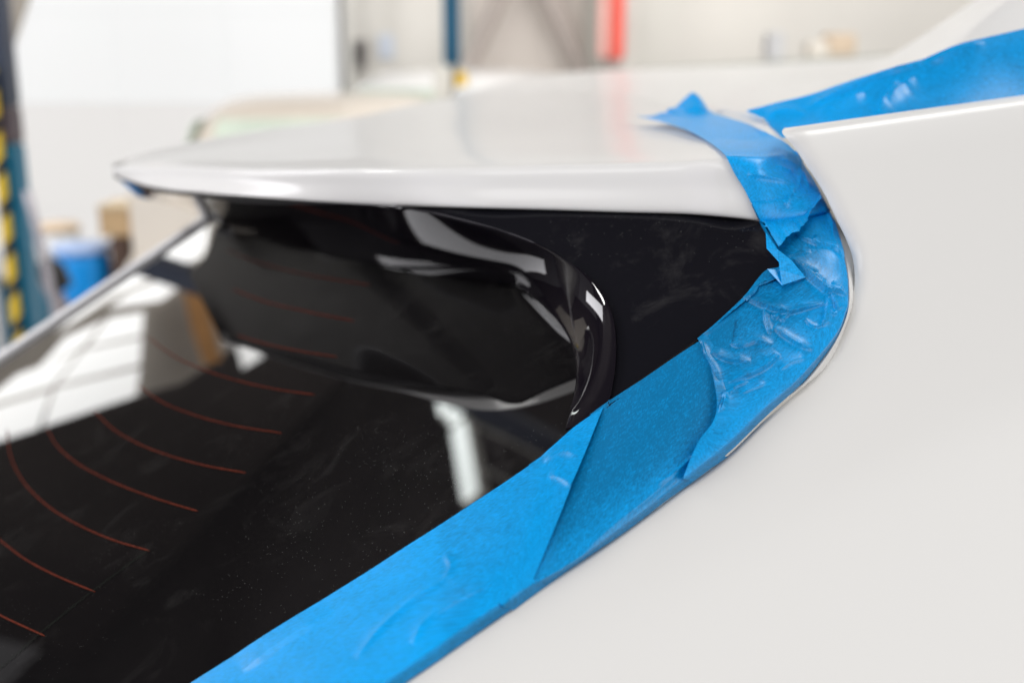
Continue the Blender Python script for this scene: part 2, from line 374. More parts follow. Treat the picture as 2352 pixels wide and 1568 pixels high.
# lift posts
lp = thing('lift_post', 'slim blue lift post with pale grey foot in front of the cream wall', 'lift post', (at(1025, 100, 6.0)[0], 6.0, 0))
lo, hi = pbox(1004, -900, 1056, 150, 6.0, 0.12); mb = MB(); mb.box(lo, hi); mb.build('mast', BLUE, lp, bev=0.006)
lo, hi = pbox(994, 152, 1040, 420, 6.0, 0.10); lo[2] = 0; mb = MB(); mb.box(lo, hi); mb.build('foot_column', STEEL, lp, bev=0.006)
lo, hi = pbox(1034, 152, 1052, 420, 6.05, 0.10); lo[2] = 0; mb = MB(); mb.box(lo, hi); mb.build('cable_duct', DGREY, lp, bev=0.004)
lo, hi = pbox(1046, 166, 1074, 206, 5.95, 0.06); mb = MB(); mb.box(lo, hi); mb.build('lock_handle', YEL, lp, bev=0.012)
c = at(1066, 218, 5.85); mb = MB(); mb.lathe(c - [0, 0, 0.045], [(0.015, 0), (0.045, 0.015), (0.055, 0.045), (0.045, 0.075), (0.015, 0.09)]); mb.build('knob', MULL, lp, smooth=True)

px = at(20, 300, 3.1)
lp = thing('lift_post', 'dark blue lift post with a yellow and black warning strip at the left edge', 'lift post', (px[0], 3.1, 0))
x0, x1 = at(-6, 300, 3.1)[0], at(30, 300, 3.1)[0]
zb, zt = at(50, 400, 3.1)[2], 4.6
NAVY = vary(mat('navy_enamel', (0.035, 0.05, 0.085), 0.4), 3, 0.2)
PURP = vary(mat('maroon_grey_enamel', (0.11, 0.085, 0.10), 0.5), 3, 0.2)
z2 = at(50, 245, 3.1)[2]
mb = MB(); mb.box((x0-0.03, 3.1, z2), (x1, 3.17, zt)); mb.build('upper_mast', NAVY, lp, bev=0.004)
z3 = at(50, 330, 3.1)[2]
mb = MB(); mb.box((x0-0.03, 3.1, z3), (x1, 3.17, z2-0.002)); mb.build('carriage', PURP, lp, bev=0.004)
mb = MB(); mb.box((x0, 3.1, 0), (x1, 3.17, z3-0.002)); mb.build('lower_mast', TEAL, lp, bev=0.004)
ws = mat('warning_stripes', (0.8, 0.55, 0.03), 0.5); nt = ws.node_tree; tc = N(ws, 'ShaderNodeTexCoord'); mp = N(ws, 'ShaderNodeMapping'); mp.inputs['Rotation'].default_value = (0, radians(48), 0)
wv = N(ws, 'ShaderNodeTexWave'); wv.wave_type = 'BANDS'; wv.bands_direction = 'Z'; wv.inputs['Scale'].default_value = 4.3
rp = N(ws, 'ShaderNodeValToRGB'); rp.color_ramp.interpolation = 'CONSTANT'; rp.color_ramp.elements[0].color = (0.02, 0.02, 0.025, 1); rp.color_ramp.elements[1].position = 0.30; rp.color_ramp.elements[1].color = (0.80, 0.56, 0.03, 1)
nt.links.new(tc.outputs['Object'], mp.inputs['Vector']); nt.links.new(mp.outputs['Vector'], wv.inputs['Vector']); nt.links.new(wv.outputs['Fac'], rp.inputs['Fac']); nt.links.new(rp.outputs['Color'], nt.nodes['Principled BSDF'].inputs['Base Color'])
mb = MB(); mb.box((x0-0.010, 3.075, 0.15), (x0+0.014, 3.098, at(10, 150, 3.1)[2])); mb.build('warning_strip', ws, lp, bev=0.003)
# hose on the post
mb = MB(); mb.tube([at(62, 440, 3.0), at(78, 500, 2.98), at(96, 570, 2.96), at(112, 640, 2.95), at(128, 720, 2.97), at(132, 860, 3.0)], 0.011)
tag(mb.build('hose', vary(mat('grey_hose', (0.45, 0.43, 0.47), 0.5), 8, 0.1), smooth=True), 'grey hose hanging down in front of the dark blue lift post', 'hose')

# clutter by the far wall at the left
c = at(200, 700, 5.2); zt = at(200, 562, 5.2)[2]; r = 0.125
br = thing('barrel', 'bright blue plastic barrel on the floor beyond the rear window', 'barrel', (c[0], 5.2, 0))
mb = MB(); mb.lathe((c[0], 5.2, 0), [(r*.9, 0), (r, .03), (r, .25), (r*1.04, .27), (r, .29), (r, zt-.09), (r*.97, zt-.05), (r*.9, zt-.031)]); mb.build('drum', BARREL, br, smooth=True)
mb = MB(); mb.lathe((c[0], 5.2, zt-.03), [(r*1.03, 0), (r*1.05, .012), (r*1.03, .03), (r*.9, .034)]); mb.build('lid', mat('pale_blue_lid', (0.38, 0.52, 0.82), 0.4), br, smooth=True)
c = at(143, 600, 5.6); zt = at(143, 520, 5.6)[2]
bk = thing('bucket', 'white plastic bucket with a pale orange lid left of the blue barrel', 'bucket', (c[0], 5.6, 0))
mb = MB(); mb.lathe((c[0], 5.6, 0), [(.075, 0), (.085, .3), (.095, zt-.02)]); mb.build('pail', MULL, bk, smooth=True)
mb = MB(); mb.lathe((c[0], 5.6, zt-.02), [(.10, 0), (.10, .02), (.09, .035)]); mb.build('lid', vary(mat('pale_orange', (0.72, 0.55, 0.38), .5), 4, .05), bk, smooth=True)
lo, hi = pbox(250, 545, 300, 720, 5.1, 0.3); lo[2] = 0
mb = MB(); mb.box(lo, hi); tag(mb.build('cabinet', DBRN, bev=0.01), 'narrow dark brown cabinet under the cardboard box', 'cabinet')
a, b = pbox(224, 482, 300, 544, 5.1, 0.25); a[2] = hi[2] + 0.002
bx = thing('cardboard_box', 'brown cardboard box standing on the dark brown cabinet', 'box', ((a[0]+b[0])/2, 5.2, a[2]))
mb = MB(); mb.box(a, b); mb.build('carton', BRN, bx, bev=0.006)
mb = MB(); mb.box((a[0]-.002, a[1]-.004, b[2]+.001), (b[0]+.002, b[1]+.004, b[2]+.02)); mb.build('flap', vary(mat('pale_cardboard', (0.62, 0.5, 0.34), .8), 5, .1), bx, bev=0.002)
lo, hi = pbox(286, 425, 520, 800, 4.3, 0.25); lo[2] = 0
cb = thing('cream_cupboard', 'tall cream cupboard seen between spoiler tip and rear window', 'cupboard', ((lo[0]+hi[0])/2, 4.4, 0))
mb = MB(); mb.box(lo, hi); mb.build('body', CREAM, cb, bev=0.03)
mb = MB(); mb.box((lo[0]+.02, lo[1]-.014, lo[2]+.1), (hi[0]-.02, lo[1]-.001, hi[2]-.05)); mb.build('door', CREAM, cb, bev=0.004)
a = at(115, 610, 4.0); b_ = at(150, 668, 4.0)
jk = thing('trolley_jack', 'black and grey trolley jack handle leaning left of the blue barrel', 'jack', (b_[0], 4.0, 0))
mb = MB(); mb.tube([at(100, 596, 4.0), at(118, 622, 4.0), at(148, 664, 4.0)], [.025, .05, .035]); mb.build('head', RUB, jk, smooth=True)
mb = MB(); mb.tube([at(92, 610, 4.05), at(150, 720, 4.05), at(175, 800, 4.05)], .028); mb.build('handle', vary(mat('mauve_grey', (.22, .19, .2), .5), 5, .1), jk, smooth=True)
lo, hi = pbox(-60, 640, 105, 830, 4.4, 0.12); lo[2] = 0
mc = thing('compressor_cart', 'teal machine cart with pale rails at the left edge', 'cart', ((lo[0]+hi[0])/2, 4.6, 0))
mb = MB(); mb.box(lo, hi); mb.build('housing', TEAL, mc, bev=0.02)
for dx in (.03, .11): 
    mb = MB(); mb.box((lo[0]+.04+dx, lo[1]-.03, .02), (lo[0]+.07+dx, lo[1]-.002, hi[2]+.06)); mb.build('rail', MULL, mc, bev=.004)
lo2, hi2 = pbox(-60, 575, 100, 632, 4.35, 0.12)
mb = MB(); mb.box((lo2[0], lo2[1], hi[2]+.005), hi2); tag(mb.build('white_carton', MULL, bev=.02), 'crumpled white carton on top of the teal cart', 'box')

# parked cars far behind
def parked_car(name, label, cx, cy, zroof, rot, paint, glassm):
    t = thing(name, label, 'car', (cx, cy, 0), 'parked cars behind the spoiler')
    k = zroof / 1.45
    def sec(y, w_, h0, h1):                      # a rounded section of the shell at length y
        return [np.array(p) for p in ((-w_, y, h0), (-w_*1.03, y, (h0+h1)*.5), (-w_*.97, y, h1-.07), (-w_*.82, y, h1), (w_*.82, y, h1), (w_*.97, y, h1-.07), (w_*1.03, y, (h0+h1)*.5), (w_, y, h0))]
    def loft(secs, nm, m, par):
        mb = MB(); rings = [[mb.bm.verts.new(p) for p in s_] for s_ in secs]; n = len(secs[0])
        for r0, r1 in zip(rings, rings[1:]):
            for q in range(n): mb.bm.faces.new((r0[q], r0[(q+1) % n], r1[(q+1) % n], r1[q]))
        mb.bm.faces.new(rings[0]); mb.bm.faces.new(rings[-1][::-1])
        o = mb.build(nm, m); o.parent = par
        s = o.modifiers.new('round', 'SUBSURF'); s.levels = s.render_levels = 2
        o.data.polygons.foreach_set('use_smooth', [True] * len(o.data.polygons)); return o
    loft([sec(-2.1, .70, .35, .62), sec(-2.0, .80, .25, .80), sec(-.9, .86, .2, .95), sec(.9, .86, .2, .96), sec(1.9, .82, .25, .93), sec(2.05, .72, .35, .7)], 'body', paint, t)
    loft([sec(-1.05, .70, .88, .95), sec(-.35, .64, .88, 1.40*k), sec(.5, .64, .88, 1.46*k), sec(1.45, .60, .88, 1.38*k), sec(1.85, .66, .88, .95)], 'cabin', paint, t)
    def quad(nm, P, m):
        mb = MB(); n = np.cross(np.array(P[1])-P[0], np.array(P[2])-P[0]); n = n/np.linalg.norm(n)*.012
        mb.prism(P, n); o = mb.build(nm, m); o.parent = t
    quad('windscreen', [np.array(p) for p in ((-.56, -1.0, .98), (.56, -1.0, .98), (.50, -.46, 1.33*k), (-.50, -.46, 1.33*k))], glassm)
    quad('rear_glass', [np.array(p) for p in ((.52, 1.83, 1.0), (-.52, 1.83, 1.0), (-.46, 1.58, 1.30*k), (.46, 1.58, 1.30*k))], glassm)
    for s in (-1, 1):
        quad('side_window', [np.array(p) for p in ((s*.70, -.72, .98), (s*.70, 1.4, .98), (s*.645, 1.25, 1.32*k), (s*.645, -.3, 1.32*k))], glassm)
        for y in (-1.3, 1.3):
            mb = MB(); mb.tube([(s*.74, y, .31), (s*.90, y, .31)], .31, 24); o = mb.build('wheel', RUB, smooth=False); o.parent = t
            mb = MB(); mb.tube([(s*.902, y, .31), (s*.915, y, .31)], .2, 20); q = mb.build('rim', STEEL); q.parent = o
        mb = MB(); mb.lathe((s*.55, -2.02, .62), [(.05, -.05), (.1, -.02), (.1, .04), (.04, .08)], 16); o = mb.build('headlight', MULL, smooth=True); o.parent = t
    t.rotation_euler = (0, 0, rot); return t
a = at(735, 236, 5.6)
parked_car('parked_car', 'beige parked car with green tinted windows, its roof showing above the spoiler', a[0], 5.9, a[2]*1.03, radians(7), BEIGEP, GREENG)
a = at(1010, 188, 6.9)
parked_car('parked_car', 'white parked car by the glazed door, right of the beige one', a[0]+.1, 7.0, a[2]*1.06, radians(-4), mat('white_car_paint', (.8, .8, .8), .3, coat=1), GREENG)

# ceiling lights and the raking roof windows (seen mirrored in the black glass)
def gmirror(px, py):
    D = ray(px, py); t = gdepth(px, py); P = D * t; u = P @ LAT - G0 @ LAT
    n = NG - LAT * KB * (UB - 2 * u); n /= np.linalg.norm(n)
    R = D - 2 * (D @ n) * n; return EYE + P, R / np.linalg.norm(R)
def mir_plane(px, py, A, n):
    P, R = gmirror(px, py); return P + R * (((A - P) @ n) / (R @ n))
zc = 4.2
for q in ([(968, 848), (1012, 848), (1048, 918), (1014, 938)], [(1020, 948), (1050, 926), (1056, 955), (1030, 972)], [(1034, 984), (1060, 962), (1092, 1105), (1045, 1172)]):
    pts = np.array([mir_plane(*p, np.array([0, 0, zc]), UP) for p in q])
    y0, y1 = pts[:, 1].min(), pts[:, 1].max(); x0, x1 = np.sort(pts[:, 0])[1] - .02, np.sort(pts[:, 0])[2] + .02
    xm = (x0 + x1) / 2; hw = .048; y0 += .03; y1 -= .03
    cl = thing('ceiling_light', 'lit tube light hanging in a row below the dark ceiling', 'lamp', (xm, (y0+y1)/2, zc), 'row of ceiling tube lights')
    m1 = MB(); m1.box((xm-hw, y0, zc), (xm+hw, y1, zc+.03)); m1.build('diffuser', LAMPM, cl)
    m1 = MB(); m1.box((xm-hw-.02, y0-.01, zc+.032), (xm+hw+.02, y1+.01, zc+.09)); m1.build('housing', STEEL, cl)
    m1 = MB(); m1.tube([(xm, (y0+y1)/2, zc+.09), (xm, (y0+y1)/2, 5.0)], .008); m1.build('hanger', STEEL, cl)
DAZ = mat('dazzling_pane', (.8, .8, .8), .4, emit=(.97, .96, 1.0), es=8.0)
tw = thing('fin_highlight_window', 'unseen tall dazzling window added far left for the white patch mirrored in the fin', 'window', (-6.2, 4.6, 1.8))  # glowing pane added out of view to put a highlight on the fin
for za, zb in ((1.85, 4.9),):
    m1 = MB(); m1.box((-6.24, 4.0, za), (-6.2, 5.32, zb)); m1.build('pane', DAZ, tw)
m1 = MB()
for q in ((3.9, 3.999, 1.75, 4.95), (5.321, 5.42, 1.75, 4.95)): m1.box((-6.26, q[0], q[2]), (-6.16, q[1], q[3]))
m1.box((-6.26, 4.0, 1.75), (-6.16, 5.32, 1.849))
m1.build('frame', DGREY, tw)
Aw = np.array([-4.0, 5.4, 2.2]); nw = Aw - EYE - np.array([-.2, .9, -.2]); nw /= np.linalg.norm(nw)
def roof_window(label, quads, m=PANE2):
    Q = [[mir_plane(*p, Aw, nw) for p in q] for q in quads]
    c = np.mean([p for q in Q for p in q], axis=0)
    t = thing('roof_window', label, 'window', c, 'raking roof windows')
    for q in Q:
        mb = MB(); mb.prism(q, nw * .02); mb.build('pane', m, t)
    return t
roof_window('large grid window of bright panes mirrored in the rear glass', [
    [(-60, 1030), (88, 984), (118, 897), (-60, 950)], [(97, 980), (313, 908), (322, 846), (127, 892)],
    [(-60, 940), (121, 886), (185, 806), (40, 860)], [(130, 884), (322, 836), (326, 776), (192, 804)],
    [(200, 796), (327, 768), (330, 716), (250, 730)], [(90, 842), (188, 797), (240, 734), (150, 775)]])
roof_window('upper bright window strip mirrored at the far end of the rear glass', [
    [(130, 765), (250, 684), (466, 588), (484, 500), (300, 590)], [(250, 706), (372, 690), (438, 640), (455, 606), (300, 672)]])
roof_window('narrow bright window mirrored beside the dark spoiler', [
    [(544, 792), (560, 846), (606, 818), (566, 776)], [(497, 715), (516, 784), (547, 768), (520, 700)], [(462, 622), (492, 704), (514, 694), (486, 612)], [(480, 560), (498, 612), (530, 600), (540, 530), (500, 520)]])
GREYW = vary(mat('grey_gable', (0.33, 0.30, 0.265), 0.8), 1.3, 0.12)
mb = MB(); mb.prism([mir_plane(*p, Aw + nw * .06, nw) for p in ((-260, 1015), (322, 906), (420, 878), (535, 800), (520, 470), (100, 560), (-260, 800))], nw * .08)
tag(mb.build('gable_wall', GREYW), 'grey raking gable wall around the mirrored window grid', 'wall')
mb = MB(); mb.prism([mir_plane(*p, Aw - nw * .05, nw) for p in ((415, 640), (455, 640), (505, 830), (470, 840), (440, 760))], -nw * .08)
tag(mb.build('timber_post', vary(mat('orange_timber', (0.45, 0.22, 0.07), 0.7), 3, .2)), 'orange brown timber post mirrored between the windows', 'post')

# ------------------------------------------------------------------ the white car
car = thing('white_car', 'white car seen close at its rear corner, spoiler over dark glass edged with blue tape', 'car', pt(1250, 1050, .5) * [1, 1, 0])
# rear window
def gus(px, py):
    D = ray(px, py); Q = D * gdepth(px, py) - G0; return Q @ LAT, Q @ SL
NE = sorted([gus(*q)[::-1] for q in ((437,1568),(784,1347),(1018,1200),(1245,1045),(1378,933),(1568,807),(1602,777),(1660,727),(1712,678),(1750,630),(1784,590),(1756,535),(1744,503))])
def near_u(s): return float(np.interp(s, [q[0] for q in NE], [q[1] for q in NE])) - float(np.interp(s, [.04, .09], [.0035, .0012]))
us = np.linspace(0, 1, 61); ss = np.linspace(-0.62, 0.17, 40)
Pg = np.zeros((40, 61, 3))
for i, s in enumerate(ss):
    uf = .777 + (s + .272) * .357 + .0
    for j, k in enumerate(us):
        un = near_u(s); Pg[i, j] = gpoint(un + (uf - un) * k, s)
win = grid_obj('rear_window', Pg, GLASS, car, thick=.004)
# rounded far rim of the glass
rim = []
for i, s in enumerate(ss):
    uf = .777 + (s + .272) * .357
    a = gpoint(uf + .004, s) + NG * .002
    rim.append([a - NG * .004, a + NG * .0012, a + LAT * .012 + NG * .003, a + LAT * .03 - NG * .01, a + LAT * .05 - NG * .05])
grid_obj('window_rim', np.array(rim), mat('pale_seal', (.86, .86, .88), .8), car, thick=.001)
def ribbon(name, pts, width, m, parent, lift=.0004, sub=10):
    K = np.array(pts, float); C = interp1(K, chord(K), sub)
    d = np.array([gdepth(*q) for q in C]); P = pt(C[:, 0], C[:, 1], d)
    T = np.gradient(P, axis=0); T /= np.linalg.norm(T, axis=1, keepdims=True)
    Wd = np.cross(T, NG); Wd /= np.linalg.norm(Wd, axis=1, keepdims=True)
    wv = width * np.minimum(1, np.minimum(np.arange(len(P)) + .6, len(P) - np.arange(len(P)) - .2) / 2.0)[:, None]
    return grid_obj(name, np.stack([P + Wd * wv / 2 + NG * lift, P - Wd * wv / 2 + NG * lift]), m, parent, thick=.0002)
for pts in ([(-60, 1375), (0, 1412), (50, 1436), (103, 1460)],
            [(-60, 1190), (0, 1240), (60, 1285), (130, 1322), (219, 1359)],
            [(16, 985), (24, 1045), (50, 1100), (110, 1162), (180, 1205), (260, 1240), (344, 1265)],
            [(108, 985), (130, 1022), (175, 1062), (240, 1098), (330, 1135), (400, 1158), (455, 1174)],
            [(215, 942), (260, 985), (320, 1020), (400, 1050), (480, 1071), (565, 1086)],
            [(318, 885), (370, 922), (440, 951), (530, 976), (648, 995)],
            [(340, 775), (400, 818), (470, 850), (560, 878), (640, 895), (724, 907)],
            [(545, 770), (600, 787), (680, 805), (775, 820)],
            [(535, 665), (600, 690), (700, 715), (815, 738)],
            [(520, 575), (600, 605), (700, 630), (850, 655)]):
    ribbon('heater_line', pts, .0009, HEAT, win)
# braided bus wire: two interlaced waves
ln = np.array([(-40, 1562), (3, 1532), (100, 1449), (217, 1355), (300, 1294), (344, 1262)], float)
C = interp1(ln, chord(ln), 36); P = pt(C[:, 0], C[:, 1], np.array([gdepth(*q) for q in C]))
T = np.gradient(P, axis=0); T /= np.linalg.norm(T, axis=1, keepdims=True); Wd = np.cross(T, NG)
sl = np.concatenate([[0], np.cumsum(np.linalg.norm(np.diff(P, axis=0), axis=1))])
sf = np.linspace(0, sl[-1], 500); Pf = np.stack([np.interp(sf, sl, P[:, k]) for k in range(3)], 1); Wf = np.stack([np.interp(sf, sl, Wd[:, k]) for k in range(3)], 1)
wm = bmesh.new()
for ph in (0, pi):
    off = (np.sin(sf / .0052 * 2 * pi + ph) * .0011)[:, None]
    A = [wm.verts.new(p) for p in Pf + Wf * (off + .00016) + NG * (.0004 + (ph > 0) * .00012)]; B = [wm.verts.new(p) for p in Pf + Wf * (off - .00016) + NG * (.0004 + (ph > 0) * .00012)]
    for i in range(len(A) - 1): wm.faces.new((A[i], A[i+1], B[i+1], B[i]))
me = bpy.data.meshes.new('braided_wire'); wm.to_mesh(me); wm.free(); link('braided_wire', me, BUS, win)

# spoiler: one white blade, top, flank and lip
cols = [
 [(258,380,1.13),(258,383,1.12),(258,387,1.112),(260,392,1.108),(262,397,1.107),(266,402,1.107),(273,409,1.108),(282,414,1.125)],
 [(340,351,1.2),(341,362,1.12),(343,374,1.06),(345,381,1.03),(346,388,1.022),(344,406,1.02),(338,427,1.02),(339,425.0,1.026)],
 [(600,299,1.34),(600,330,1.1),(600,362,0.8966),(600,381,0.8209),(600,390,0.8018),(597,420,0.8006),(588,452,0.8),(589,450.0,0.806)],
 [(820,268,1.42),(830,305,1.04),(843,347,0.7933),(849,380,0.6929),(851,390,0.679),(860,427,0.6766),(880,471,0.676),(881,469.0,0.682)],
 [(1060,223,1.48),(1070,275,1.0194),(1080,332,0.743),(1085,379,0.6461),(1086,388,0.6368),(1086,430,0.6346),(1086,477,0.634),(1087,475.0,0.64)],
 [(1240,212,1.45),(1245,270,0.9992),(1250,330,0.7313),(1250,374,0.6307),(1250,383,0.621),(1250,430,0.6186),(1250,481,0.618),(1251,479.0,0.624)],
 [(1390,214,1.38),(1395,265,0.9891),(1400,325,0.7205),(1400,371,0.616),(1400,380,0.6061),(1402,430,0.6036),(1405,486,0.603),(1406,484.0,0.609)],
 [(1540,236,1.14),(1545,275,0.899),(1560,322,0.693),(1562,368,0.5981),(1564,377,0.5881),(1572,430,0.5856),(1582,491,0.585),(1583,489.0,0.591)],
 [(1634,243,0.93),(1638,275,0.8189),(1650,316,0.6775),(1664,362,0.5842),(1668,371,0.5751),(1682,430,0.5726),(1697,500,0.572),(1698,498.0,0.578)],
 [(1692,250,0.82),(1702,285,0.7442),(1718,321,0.6589),(1746,362,0.5872),(1752,373,0.5782),(1765,430,0.5726),(1780,507,0.572),(1780,508,0.578)],
 [(1750,272,0.7),(1765,290,0.682),(1788,312,0.66),(1820,348,0.632),(1830,362,0.623),(1866,408,0.605),(1907,482,0.588),(1907,484,0.6)],
 [(1757,277,0.72),(1773,294,0.71),(1796,315,0.69),(1828,350,0.66),(1838,364,0.65),(1873,407,0.635),(1914,480,0.615),(1913,483,0.62)]]
rows = [list(r) for r in zip(*cols)]
rows = [[(q[0], q[1] + 4, q[2] + .06) for q in rows[0]]] + rows
spo = net('spoiler', rows, PAINT, car, nr=10, nc=12)
# black underside of the spoiler, running out into the side fin
TH = radians(22); NT = NG * cos(TH) - LAT * sin(TH); T0_ = ray(1500, 852) * float(gdepth(1500, 852))
def tdepth(px, py):                       # plane of the black corner trim, hinged on the glass edge
    D = ray(px, py); return float((T0_ @ NT) / (D @ NT))
O = [(262,402,1.125),(335,428,1.026),(430,439,.93),(588,453,.806),(750,463,.730),(860,471,.685)] + [(x, y, tdepth(x, y) - .0035 * f) for x, y, f in ((945,479,1),(1050,503,1),(1150,530,1),(1230,560,1),(1300,597,1),(1355,640,1),(1393,690,1),(1412,750,1),(1414,830,.9),(1405,896,.6),(1388,960,.2))]
I = [(318,452,1.30),(400,474,1.25),(482,504,1.24)] + [(x, y, float(gdepth(x, y)) * .998) for x, y in ((560,535),(700,572),(800,592),(910,620),(1050,640),(1125,648),(1185,657),(1238,692),(1280,735),(1309,783),(1322,830),(1323,872),(1316,916),(1298,985))]
PO = np.array([pt(*q) for q in O]); PI_ = np.array([pt(*q) for q in I]); nO = len(O)
wb = np.array([0, 0, 0, 0, .1, .3, .6, .9, 1, 1, 1, 1, 1, .9, .7, .5, .2])
def frow(f, sink=0):
    Pm = PO + (PI_ - PO) * f; v = EYE - Pm; v /= np.linalg.norm(v, axis=1, keepdims=True)
    return Pm + v * (wb * .0065 * math.sin(pi * f) ** .8)[:, None] - v * sink
K = np.array([frow(0, .006)] + [frow(f) for f in (0, .05, .25, .5, .75, .95, 1)] + [frow(1, .004)])
Pf_ = netgrid(K, 8, 14); Pf_[8:-8] = relax(Pf_[8:-8], 60)
fin = grid_obj('spoiler_underside', Pf_, BLACK, car, thick=.001)
MATTE = vary(mat('matte_black', (.012, .011, .013), .55), 40, .2)
LO = [(260,401,-.004),(300,416,-.004),(335,428,-.003),(430,439,-.003),(588,453,-.003),(700,460,-.002),(800,467,-.001)]
lo_ = [np.interp(q[0], [p_[0] for p_ in O], [p_[2] for p_ in O]) + q[2] for q in LO]
net('lip_seal', [[(q[0], q[1], d) for q, d in zip(LO, lo_)], [(q[0] + a_, q[1] + b_, d + .001) for q, d, (a_, b_) in zip(LO, lo_, ((6, 9), (6, 9), (8, 10), (14, 12), (22, 16), (12, 9), (2, 1)))]], MATTE, car, nr=3, nc=8, thick=.001)
# black panel closing the spoiler's underside towards the trim
lipx = [(880,471,.676),(1086,477,.634),(1250,481,.618),(1405,486,.603),(1582,491,.585),(1697,500,.572),(1748,503,.572)]
net('underside_panel', [[(x, y + 1, d + .0008) for x, y, d in lipx], [(x, y + 6, d + .012) for x, y, d in lipx], [(x, y + 8, tdepth(x, y + 8) + .03) for x, y, d in lipx]], MATTE, car, nr=6, nc=8, thick=.001)
# black corner trim beside the fin: one flat gloss panel
tr = [[(943,480),(1086,482),(1250,486),(1405,491),(1582,496),(1697,504),(1752,510)], [(1112,520),(1220,545),(1330,555),(1450,560),(1582,565),(1690,568),(1796,588)],
      [(1278,588),(1330,612),(1400,640),(1480,660),(1580,655),(1680,640),(1800,628)], [(1340,630),(1400,690),(1440,735),(1490,745),(1580,715),(1665,680),(1772,645)],
      [(1400,712),(1412,770),(1440,815),(1490,810),(1572,765),(1640,718),(1742,655)], [(1411,760),(1412,830),(1430,860),(1485,835),(1572,785),(1645,730),(1735,668)],
      [(1403,896),(1405,912),(1430,902),(1484,868),(1572,811),(1650,742),(1720,682)]]
tr = [[(x, y, tdepth(x, y) + .0004) for x, y in r] for r in tr]
net('corner_trim', tr, TRIM, car, nr=8, nc=8, thick=.001)
# painted edge of the tailgate between tape and shut line
ea = [(1890,476,.592),(1906,520,.584),(1919,560,.577),(1929,600,.570),(1937,640,.562),(1939,690,.552),(1930,735,.545),(1911,775,.541),(1886,815,.535),(1858,848,.529),(1825,885,.522),(1775,928,.514),(1720,975,.512)]
eb = [(1899,474,.588),(1917,519,.578),(1932,558,.571),(1943,597,.564),(1950,641,.556),(1951,690,.546),(1943,732,.539),(1926,772,.535),(1903,812,.529),(1878,846,.524),(1846,882,.518),(1784,930,.514),(1730,976,.512)]
ec = [(1907,481,.592),(1926,521,.582),(1943,556,.574),(1955,594,.567),(1960,645,.559),(1957,692,.550),(1946,734,.543),(1929,777,.538),(1908,817,.532),(1884,849,.526),(1850,882,.520),(1788,927,.515),(1736,974,.512)]
net('tailgate_edge', [ea, eb, ec, [(a+1, b, c + .02) for a, b, c in ec]], PAINT, car, nr=8, nc=8, thick=.0008)
# body side
shut = [(560,1830),(928,1566),(1085,1459),(1242,1349),(1418,1232),(1569,1122),(1674,1044),(1754,967),(1812,917),(1858,878),(1904,827),(1938,760),(1955,700),(1963,648),(1958,592),(1944,551),(1922,505),(1890,439),(1857,387),(1823,336),(1801,311),(1796,303)]
shut = shut[:-2] + [(1801,311),(1796.5,304),(1797,299.5),(1800,296.5),(1806,294)]
uS = chord(shut); S_ = interp1(np.array(shut, float), uS, [max(3, int(d / 9)) for d in np.diff(uS)])
tS = np.linspace(0, 1, len(S_)) if False else chord(S_) / chord(S_)[-1]
farP = np.stack([np.full(len(S_), 3500.), 2600 + (60 - 2600) * tS ** .85], 1)
gs = np.concatenate([np.linspace(0, 1, 26)[:-1] ** 1.6 * .06, np.linspace(.06, 1, 26)])
PXY = S_[:, None, :] + (farP - S_)[:, None, :] * gs[None, :, None]
def seg_dist(PX, PY, K):
    best = np.full(PX.shape, 1e9); ys = np.zeros_like(PX)
    for a, b in zip(K[:-1], K[1:]):
        d = b - a; t = np.clip(((PX - a[0]) * d[0] + (PY - a[1]) * d[1]) / (d @ d + 1e-9), 0, 1)
        ds = np.hypot(PX - a[0] - t * d[0], PY - a[1] - t * d[1]); m_ = ds < best
        best = np.where(m_, ds, best); ys = np.where(m_, a[1] + t * d[1], ys)
    return best, ys
dl, ys = seg_dist(PXY[..., 0], PXY[..., 1], S_)
wl = np.clip((1000 - ys) / 420., .25, 1)               # softer roll above, tight edge below
top_y = 294 + (60 - 294) / (3500 - 1806.) * (PXY[..., 0] - 1806)
dt = np.maximum(PXY[..., 1] - top_y, 0)
PD = np.array([[float(bdepth(*q)) for q in r] for r in PXY])
PD = PD + .0065 * wl * np.clip(1 - dl / (46 * wl), 0, 1) ** 2.2 + .010 * np.clip(1 - dt / 22, 0, 1) ** 2.2 + .003 * np.clip(1 - dt / 90, 0, 1) ** 2
Pp = pt(PXY[..., 0], PXY[..., 1], PD)
Pb = pt(PXY[-1, :, 0], PXY[-1, :, 1] + 1.5, PD[-1] + .03)
Pl = pt(PXY[:, 0, 0] + .5, PXY[:, 0, 1], PD[:, 0] + .02)
Pp = np.concatenate([Pp, Pb[None]], 0); Pl = np.concatenate([Pl, Pb[None, 0]], 0); Pp = np.concatenate([Pl[:, None], Pp], 1)
grid_obj('side_panel', Pp, PAINT, car, thick=.001)
